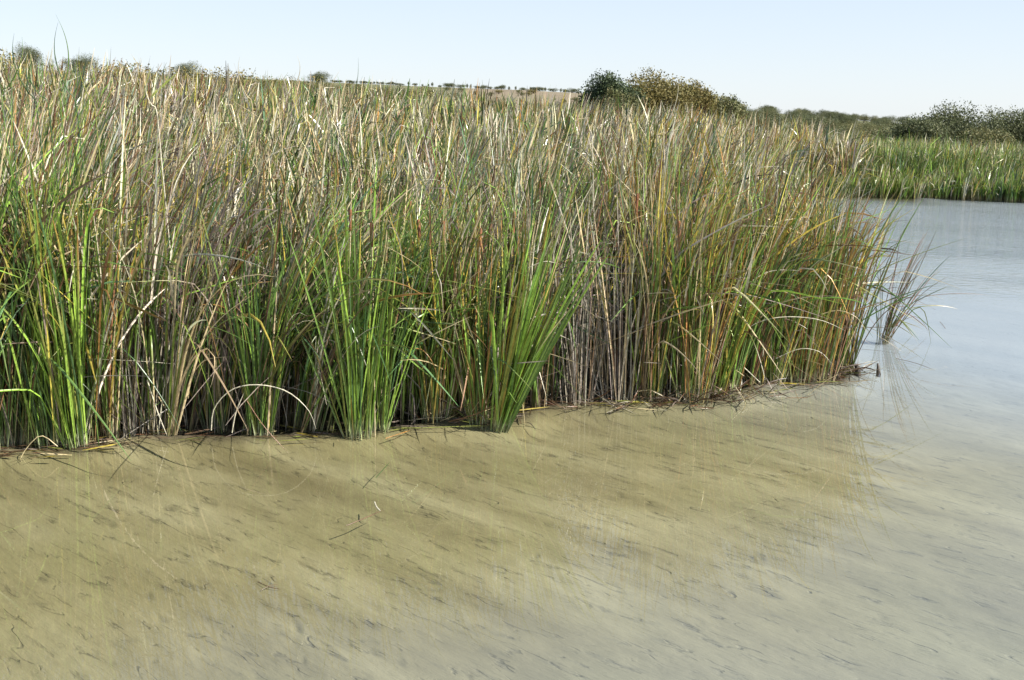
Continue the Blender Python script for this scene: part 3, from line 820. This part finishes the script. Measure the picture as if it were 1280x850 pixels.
def arches():
    """bent dead leaves and stalks at the water's edge, traced where they stand"""
    D = [
        ('bent_leaf', [(264, 538), (268, 510), (290, 487), (322, 481), (358, 489), (385, 512), (395, 536)], -0.12, 0.016, 'pale', 'largest pale dead leaf arching low over the water and dipping its tip in'),
        ('bent_leaf', [(235, 498), (240, 470), (257, 450), (287, 446)], -0.05, 0.015, 'straw', 'short straw leaf hooked over above the largest pale arch'),
        ('bent_leaf', [(323, 424), (300, 397), (270, 381), (237, 383)], 0.0, 0.014, 'orange', 'orange brown leaf arching sideways high in front of the dark gap'),
        ('bent_leaf', [(78, 395), (88, 380), (103, 374), (122, 374)], 0.0, 0.016, 'pale', 'small pale leaf hooked over in front of the leaning green clump'),
        ('broken_stalk', [(290, 541), (295, 515), (305, 491)], -0.16, 0.016, 'pale', 'short white broken stalk leaning beside the big arch'),
        ('broken_stalk', [(184, 475), (197, 515), (209, 545)], -0.1, 0.016, 'pale', 'long pale stalk fallen forwards out of the dark gap to the water'),
        ('folded_stalk', [(72, 558), (49, 545), (25, 575), (48, 579)], -0.25, 0.013, 'straw', 'folded straw stalk making a sharp triangle over the water nearest the camera'),
        ('fallen_leaf', [(308, 500), (330, 533), (361, 567)], -0.35, 0.011, 'rust', 'rust coloured stem slanting into the water under the big arch'),
        ('bent_leaf', [(618, 470), (640, 476), (652, 500), (657, 540)], -0.15, 0.012, 'straw', 'thin straw leaf bent down to the water in front of the fanning clump'),
        ('bent_leaf', [(714, 425), (722, 410), (738, 405), (752, 418)], 0.1, 0.014, 'pale', 'pale leaf hooked over in the shaded gap past the fanning clump'),
        ('bent_leaf', [(950, 478), (925, 455), (895, 432), (862, 416), (836, 408)], -0.25, 0.015, 'pale', 'long pale leaf arching down towards the mat of dead stalks'),
        ('bent_leaf', [(930, 470), (905, 452), (880, 438), (852, 430)], -0.2, 0.012, 'straw', 'straw leaf arching just under the long pale one'),
        ('bent_leaf', [(920, 420), (950, 402), (985, 396), (1025, 400), (1056, 413)], -0.2, 0.014, 'pale', 'flat pale arch crossing in front of the reddish clump'),
        ('bent_leaf', [(1010, 400), (1045, 388), (1072, 398), (1085, 420)], -0.15, 0.012, 'straw', 'straw leaf drooping over the end of the point'),
        ('bent_leaf', [(970, 448), (1000, 436), (1025, 440), (1040, 455)], -0.25, 0.011, 'pale', 'short low pale arch beside the end clump'),
        ('bent_leaf', [(920, 365), (960, 340), (1000, 338)], -0.2, 0.012, 'pale', 'pale leaf lying nearly level high on the point'),
        ('broken_stalk', [(932, 508), (918, 480)], -0.45, 0.014, 'pale', 'short white stalk standing out of the dead mat'),
        ('fallen_leaf', [(918, 482), (932, 506), (916, 524)], -0.5, 0.010, 'straw', 'thin folded straw stem dipping into the water past the dead mat'),
        ('bent_leaf', [(392, 440), (410, 425), (425, 435), (436, 470)], -0.05, 0.012, 'pale', 'pale leaf hooked over beside the deep green clump'),
        ('bent_leaf', [(505, 440), (525, 436), (540, 452), (548, 475)], -0.05, 0.013, 'orange', 'orange hooked leaf between the deep green and the yellow clumps'),
        ('bent_leaf', [(660, 335), (680, 327), (700, 330)], -0.35, 0.012, 'pale', 'small white leaf tip folded level across the bright fanning leaves'),
        ('broken_stalk', [(500, 478), (478, 500), (462, 530)], -0.12, 0.014, 'grey', 'grey broken stalk leaning at the foot of the slim green clump'),
        ('bent_leaf', [(1120, 405), (1140, 396), (1152, 400), (1160, 415)], -0.2 + 1.2, 0.008, 'brown', 'hair thin leaf of the lone tuft curving over the open water'),
    ]
    for nm, pts, off, wd, c, lab in D:
        px0 = pts[0][0]
        Y = edge_y(min(px0, 1080)) + off
        P = []
        for k, p in enumerate(pts):
            P.append(at(p[0], p[1], Y - 0.06 * k / len(pts)))
        strip_thing(nm, P, wd, c, lab, 'bent and broken dead reeds at the water edge')
    # things lying on or in the water
    fl = [('floating_reed', [(433, 657), (455, 648), (480, 637)], 0.012, 'brown', 'dark thin stem floating on the open shallow water'),
          ('floating_leaf', [(468, 627), (471, 634), (476, 639)], 0.018, 'pale', 'tiny white leaf scrap at the end of the floating dark stem'),
          ('floating_reed', [(470, 597), (478, 588), (488, 577)], 0.009, 'dark', 'small green stem floating near the long leaf shadow'),
          ('floating_reed', [(480, 534), (520, 535), (575, 533), (612, 532)], 0.013, 'olive', 'long olive stem lying flat on the water up to the fanning clump'),
          ('floating_reed', [(482, 548), (500, 542), (513, 538)], 0.012, 'orange', 'short orange stem lying on the water beside the deep green clump'),
          ('sunken_twigs', [(322, 727), (335, 733), (352, 737)], 0.010, 'brown', 'little dark twig lying on the mud, longer of a crossed pair'),
          ('sunken_twigs', [(326, 738), (338, 732), (348, 731)], 0.007, 'brown', 'little dark twig crossing the longer one on the mud'),
          ('floating_leaf', [(1175, 402), (1180, 408), (1182, 411)], 0.012, 'brown', 'tiny dark leaf tip out on the open blue water'),
          ('floating_reed', [(1120, 448), (1145, 454), (1169, 463)], 0.008, 'brown', 'thin dark stem lying on the water off the point'),
          ('floating_reed', [(780, 508), (800, 511), (822, 512)], 0.016, 'straw', 'straw stalk floating along the foot of the dead mat')]
    for nm, pts, wd, c, lab in fl:
        nm = nm.replace('twigs', 'twig')
        z = 0.006 if 'sunken' not in nm else -0.11
        strip_thing(nm, [gnd(p[0], p[1], z + 0.01 * (k == 1)) for k, p in enumerate(pts)], wd, c, lab, 'loose stems and leaves in the water', 'stem')


arches()


def shore_litter():
    rng = np.random.default_rng(71); n = 900
    t = rng.uniform(0, len(EDGE) - 1.001, n); i = t.astype(int); f = t - i
    E = np.array(EDGE); p = E[i] * (1 - f[:, None]) + E[i + 1] * f[:, None]
    keep = vnoise(p[:, 0], p[:, 1], 0.5, 15) > 0.35
    p = p[keep]; n = len(p)
    x = p[:, 0] + rng.normal(0, 0.05, n); y = p[:, 1] - rng.normal(0.02, 0.11, n)
    c = PA[pick(dict(brown=1.5, mauve=0.8, straw=0.7, rust=0.4, pale=0.15, olive=0.8, yellow=0.2), n, rng)] * rng.uniform(0.3, 1.0, (n, 1))
    V, C = blades(np.stack([x, y, rng.uniform(-0.01, 0.012, n)], 1), rng.normal(0.2, 0.5, n) + math.pi * (rng.random(n) < 0.5), rng.uniform(1.46, 1.57, n), rng.uniform(-0.05, 0.06, n),
                  rng.uniform(0.06, 0.35, n), rng.uniform(0.005, 0.015, n), np.stack([rng.normal(0, 0.3, n), rng.normal(0, 0.5, n)], 1),
                  rng.uniform(0.3, 0.7, n), np.zeros(n), c, c, c * 0.8, np.full(n, 2.0), 4, fold=False)
    bag = Bag(); bag.add(V, C, 4)
    link('floating_litter', bag.mesh('floating_litter'), label='scum of broken brown and straw leaf bits floating along the foot of the cattails', cat='plant litter', kind='stuff')


shore_litter()


def dead_mat():
    """tangled dead stalks and peat at the foot of the bed"""
    rng = np.random.default_rng(63)
    for k, (px, py, n, sx, lab) in enumerate([(800, 503, 70, 0.30, 'tangled mat of dead stalks at the foot of the orange and green clump'),
                                              (893, 497, 150, 0.36, 'thick tangled mat of dead stalks and roots by the long pale arching leaf'),
                                              (1056, 468, 60, 0.14, 'dark knot of roots and stalks at the very end of the point'),
                                              (560, 527, 60, 0.28, 'thin litter of crossed dead stalks between the yellow clumps'),
                                              (690, 506, 60, 0.3, 'low litter of dead stalks behind the bright fanning clump')]):
        b = gnd(px, py)
        ti = np.array([0])
        x = b[0] + rng.normal(0, sx, n); y = b[1] + 0.06 + rng.normal(0, 0.07, n)
        c = PA[pick(dict(brown=1.5, mauve=0.8, straw=0.5, rust=0.4, pale=0.15, olive=0.4), n, rng)] * rng.uniform(0.4, 1.1, (n, 1))
        V, C = blades(np.stack([x, y, rng.uniform(-0.03, 0.03, n)], 1), rng.uniform(-3.1, 3.1, n), rng.uniform(0.9, 1.5, n), rng.uniform(-0.1, 0.3, n),
                      rng.uniform(0.15, 0.5, n), rng.uniform(0.006, 0.015, n), np.stack([rng.uniform(0, 3, n), rng.normal(0, 1, n)], 1),
                      rng.uniform(0.3, 0.7, n), rng.uniform(-0.5, 0.6, n), c, c, c * 0.8, np.full(n, 2.0), 5)
        bag = Bag(); bag.add(V, C, 5)
        link('dead_stalk_mat', bag.mesh('dead_stalk_mat'), label=lab, cat='plant litter', kind='stuff')
    for k, (px, py, h, r, lab) in enumerate([(1070, 468, 0.11, 0.034, 'squat black rotten stump at the end of the point'), (1096, 464, 0.09, 0.018, 'small black stub poking from the open water off the point')]):
        b = gnd(px, py)
        P = [np.array([0.02 * math.sin(3 * t), 0.01 * t, -0.15 + (h + 0.15) * t]) for t in np.linspace(0, 1, 7)]
        V, F = tube(P, [r * q for q in (1.3, 1.2, 1.0, 1.15, 0.9, 0.75, 0.35)], 9)
        V = [v + 0.25 * r * np.array([rng.normal(), rng.normal(), rng.normal() * 0.6]) for v in V]
        F.append(tuple(range(len(V) - 9, len(V))))
        me = bpy.data.meshes.new('stump'); me.from_pydata([tuple(v) for v in V], [], F); me.materials.append(M_DARKWOOD); smooth(me)
        link('stump', me, None, lab, 'stump', loc=(b[0], b[1], 0))


dead_mat()


# ---------------------------------------------------------------- trees and bushes behind
def crown_mesh(seed, w_, h_, cols, n=5200, leaf=0.11, lobes=14, base=0.12, lift=0.15):
    rng = np.random.default_rng(seed)
    ce = []; rs = []
    for k in range(lobes):
        d0 = rng.normal(size=3); d0 /= np.linalg.norm(d0); u0 = rng.random() ** 0.4 * 0.66
        zc = h_ * (0.5 + 0.5 * lift)
        ce.append((0.5 * w_ * u0 * d0[0], 0.5 * w_ * u0 * d0[1], zc + (h_ - zc) * u0 * d0[2] * (1.0 if d0[2] > 0 else 1.3)))
        rs.append(rng.uniform(0.30, 0.46) * 0.5 * min(w_, h_ * 1.2))
    ce = np.array(ce); rs = np.array(rs)
    pk = rng.choice(lobes, n, p=rs ** 2 / (rs ** 2).sum())
    d = rng.normal(size=(n, 3)); d /= np.linalg.norm(d, axis=1, keepdims=True)
    # leaves in sprays: many points pulled to spray centres on the lobes
    ns = max(60, n // 14)
    sp_p = rng.choice(lobes, ns, p=rs ** 2 / (rs ** 2).sum()); sd_ = rng.normal(size=(ns, 3)); sd_ /= np.linalg.norm(sd_, axis=1, keepdims=True)
    sc_ = ce[sp_p] + sd_ * rs[sp_p, None] * rng.uniform(0.5, 1.02, (ns, 1)) * np.array([1, 1, 0.85])
    si = rng.integers(0, ns, n)
    P = sc_[si] + np.clip(rng.normal(0, 1, (n, 3)), -1.6, 1.6) * np.minimum(w_, h_) * 0.040
    P[:, 2] *= h_ / np.quantile(P[:, 2], 0.9995); P[:, :2] *= 0.5 * w_ / np.quantile(np.abs(P[:, :2]), 0.998)
    P[:, 2] = np.maximum(P[:, 2], 0.04 * h_)
    # triangles
    a = rng.normal(size=(n, 3)); a /= np.linalg.norm(a, axis=1, keepdims=True)
    b = np.cross(a, rng.normal(size=(n, 3))); b /= np.linalg.norm(b, axis=1, keepdims=True)
    s = leaf * rng.uniform(0.6, 1.4, (n, 1))
    V = np.stack([P - a * s * 0.5 - b * s * 0.35, P + a * s * 0.6, P + b * s * 0.55 - a * s * 0.1], 1).reshape(-1, 3)
    F = np.arange(n * 3).reshape(-1, 3)
    cl = np.array(cols); cc = cl[rng.integers(0, len(cl), ns)][si] * rng.uniform(0.75, 1.3, (n, 1))
    me = np_mesh('crown', V, F, np.repeat(cc, 3, 0), M_FOL)
    return me


def trunk_mesh(seed, w_, h_):
    rng = np.random.default_rng(seed + 900); V = []; F = []
    def add(P, Rr, n=6):
        v, f = tube(P, Rr, n); o = len(V); V.extend(v); F.extend([tuple(i + o for i in q) for q in f])
    r = 0.045 * h_
    top = np.array([rng.normal(0, .06) * w_, rng.normal(0, .06) * w_, 0.55 * h_])
    add([np.array([0, 0, -0.3]), top * 0.3, top * 0.65, top], [r * 1.3, r, r * 0.8, r * 0.45])
    for k in range(6):
        a = rng.uniform(0, 6.28); t = rng.uniform(0.3, 0.9); s = top * t
        e = s + np.array([math.cos(a) * w_ * 0.32, math.sin(a) * w_ * 0.32, h_ * rng.uniform(0.15, 0.35)])
        add([s, (s + e) / 2 + np.array([0, 0, -0.04 * h_]), e], [r * 0.5, r * 0.35, r * 0.12], 5)
    me = bpy.data.meshes.new('trunk'); me.from_pydata([tuple(v) for v in V], [], F); me.materials.append(M_BARK); smooth(me)
    return me


OAK = [(0.085, 0.10, 0.042), (0.10, 0.115, 0.05), (0.07, 0.082, 0.036), (0.13, 0.135, 0.065)]
TAM = [(0.17, 0.145, 0.045), (0.20, 0.16, 0.055), (0.14, 0.13, 0.045), (0.19, 0.155, 0.055)]
SCR = [(0.12, 0.13, 0.05), (0.14, 0.135, 0.055), (0.10, 0.11, 0.045), (0.17, 0.155, 0.065)]
DRK = [(0.06, 0.085, 0.04), (0.08, 0.105, 0.045), (0.05, 0.07, 0.035)]


def tz(x, y):
    return float(terrain(np.array([x]), np.array([y]))[0][0])


def place_tree(name, px, top, Y, wpx, cm, tm, W0, H0, label, cat='tree', group=None, z0=None):
    """stand a tree at depth Y so that it has its real height there"""
    a = at(px, top, Y); x = a[0]; z = tz(x, Y)
    h = max(a[2] - z, 0.8); wd = wpx / FPX * Y if wpx > 3 else h * wpx
    root = link(name, None, None, label, cat, group, loc=(x, Y, z))
    root.rotation_euler.z = random.uniform(0, 6.28)
    sx = wd / W0
    root.scale = (sx, sx, h / H0)
    link('crown', cm, root)
    if tm: link('trunk', tm, root)
    return root


def variants(cols, cnt, w_, h_, seed, **k):
    return [(crown_mesh(seed + i, w_, h_, cols, **k), trunk_mesh(seed + i, w_, h_)) for i in range(cnt)]


def build_trees():
    # large bush group beyond the reeds
    big = [(766, 91, 62, 84, DRK, 'dark green bushy tree at the near side of the tall ochre bush', 'tree', 31),
           (824, 87, 64, 116, TAM, 'tall rounded ochre tamarisk bush, the highest crown beyond the reeds', 'bush', 32),
           (862, 101, 66, 66, TAM, 'lower ochre bush leaning against the tall tamarisk', 'bush', 33),
           (902, 118, 68, 72, SCR, 'low olive bush sloping down from the ochre ones', 'bush', 34),
           (772, 112, 60, 70, SCR, 'olive undergrowth bush under the dark green tree', 'bush', 35),
           (1196, 127, 78, 124, OAK, 'broad dark green tree standing above the far green reeds', 'tree', 36),
           (1156, 147, 76, 84, OAK, 'small dark tree attached to the flank of the broad one', 'tree', 37),
           (1268, 136, 80, 92, OAK, 'dark tree cut by the picture edge beyond the far reeds', 'tree', 38),
           (1226, 160, 74, 84, SCR, 'olive bush at the foot between the two dark far trees', 'bush', 39),
           (1300, 130, 82, 80, OAK, 'dark tree just outside the picture edge', 'tree', 40),
           (1130, 208, 46, 50, GRNB, 'fresh green bush among the far reeds at the inner bank', 'bush', 42),
           (1180, 200, 50, 60, GRNB, 'light green bush in the middle of the far reeds', 'bush', 43)]
    for px, top, Y, wpx, cols, lab, cat, sd_ in big:
        w_ = wpx / FPX * Y; a = at(px, top, Y); h_ = max(1.0, a[2] - tz(a[0], Y))
        c = crown_mesh(sd_, w_, h_, cols, n=36000, leaf=0.105 if Y > 55 else 0.06, lobes=40, lift=0.05)
        place_tree('tree' if cat == 'tree' else 'bush', px, top, Y, wpx, c, trunk_mesh(sd_, w_, h_), w_, h_, lab, cat)
    # skyline trees of their own
    vo = variants(OAK, 4, 6.0, 4.6, 100, n=16000, leaf=0.085, lobes=22, lift=0.1)
    vt = variants(TAM, 4, 6.0, 4.2, 200, n=16000, leaf=0.085, lobes=26, lift=0.05)
    vs = variants(SCR, 4, 6.0, 4.2, 300, n=16000, leaf=0.085, lobes=26, lift=0.05)
    sky_ = [(34, 53, 200, 40, vo[0], 'grey green oak on the skyline behind the highest reed tips'),
            (100, 66, 200, 44, vo[1], 'round dark oak on the skyline, second from the picture edge'),
            (232, 75, 205, 36, vo[2], 'small lone oak on the skyline with clear sky round it'),
            (396, 88, 210, 36, vo[3], 'dark round oak on the skyline past the last ochre bushes')]
    for px, top, Y, wpx, v, lab in sky_:
        place_tree('oak_tree', px, top, Y, wpx, v[0], v[1], 6.0, 4.6, lab, 'tree')
    rg = random.Random(4)
    wh = ['just outside the frame edge', 'cut by the picture edge', 'nearest the picture edge', 'between the first two skyline oaks', 'just past the second skyline oak', 'tallest between the second and third skyline oaks', 'touching the lone third skyline oak before it', 'directly past the lone third skyline oak',
          'second past the lone third oak', 'third past the lone third oak', 'last but one before the dark fourth oak', 'right against the dark fourth oak']
    wi = iter(wh)
    for px, top in [(-60, 60), (-25, 62), (5, 70), (62, 76), (140, 74), (165, 80), (190, 84), (262, 84), (290, 90), (320, 94), (350, 96), (372, 98)]:
        v = vt[rg.randrange(4)]
        place_tree('bush', px, top + rg.uniform(-2, 2), rg.uniform(72, 90), rg.uniform(1.1, 1.8), v[0], v[1], 6.0, 4.2,
                   'ochre tamarisk bush on the skyline, ' + next(wi), 'bush', 'ochre bushes behind the straw reeds')
    px = 415
    while px < 745:
        v = vo[rg.randrange(4)]
        skl = np.interp(px, [400, 640, 740], [101, 108, 114])
        place_tree('oak_tree', px, skl - rg.uniform(-2, 3), rg.uniform(255, 300), rg.uniform(1.8, 3.8), v[0], v[1], 6.0, 4.6,
                   'tiny dark oak in the broken row along the ridge above the brown field', 'tree', 'oaks dotted along the brown ridge')
        px += rg.uniform(3, 10)
    for k in range(124):
        px = rg.uniform(-60, 760) if k < 60 else rg.uniform(380, 600) if k < 84 else rg.uniform(570, 770); v = (vs + vt)[rg.randrange(6)]
        place_tree('bush', px, float(np.interp(px, [-60, 0, 200, 400, 560, 600, 760], [84, 86, 92, 103, 108, 122, 126])) + rg.uniform(0, 9), rg.uniform(95, 220), rg.uniform(1.5, 2.4), v[0], v[1], 6.0, 4.2,
                   'olive scrub bush on the low rise between the reed field and the skyline', 'bush', 'olive scrub on the low rise')
    for k in range(84):
        px = rg.uniform(885, 1180); f = rg.random() ** 1.2
        skl = np.interp(px, [885, 960, 1130, 1180], [126, 132, 147, 150])
        v = (vs + vs + vo)[rg.randrange(12)]
        place_tree('tree', px, skl - 3 + f * 16, 270 - 180 * f ** 0.6, rg.uniform(1.2, 2.0), v[0], v[1], 6.0, 4.4,
                   'olive scrub tree in the continuous wooded slope between the ochre bush and the far trees', 'tree', 'scrub trees on the wooded slope')
    for k in range(16):
        px = rg.uniform(1010, 1420); v = (vs + vo)[rg.randrange(8)]
        place_tree('bush', px, rg.uniform(152, 168), rg.uniform(84, 100), rg.uniform(1.3, 2.2), v[0], v[1], 6.0, 4.2,
                   'low dark bush in the line directly behind the far reeds', 'bush', 'bushes behind the far reeds')


GRNB = [(0.08, 0.15, 0.035), (0.10, 0.18, 0.04), (0.07, 0.12, 0.03)]
build_trees()
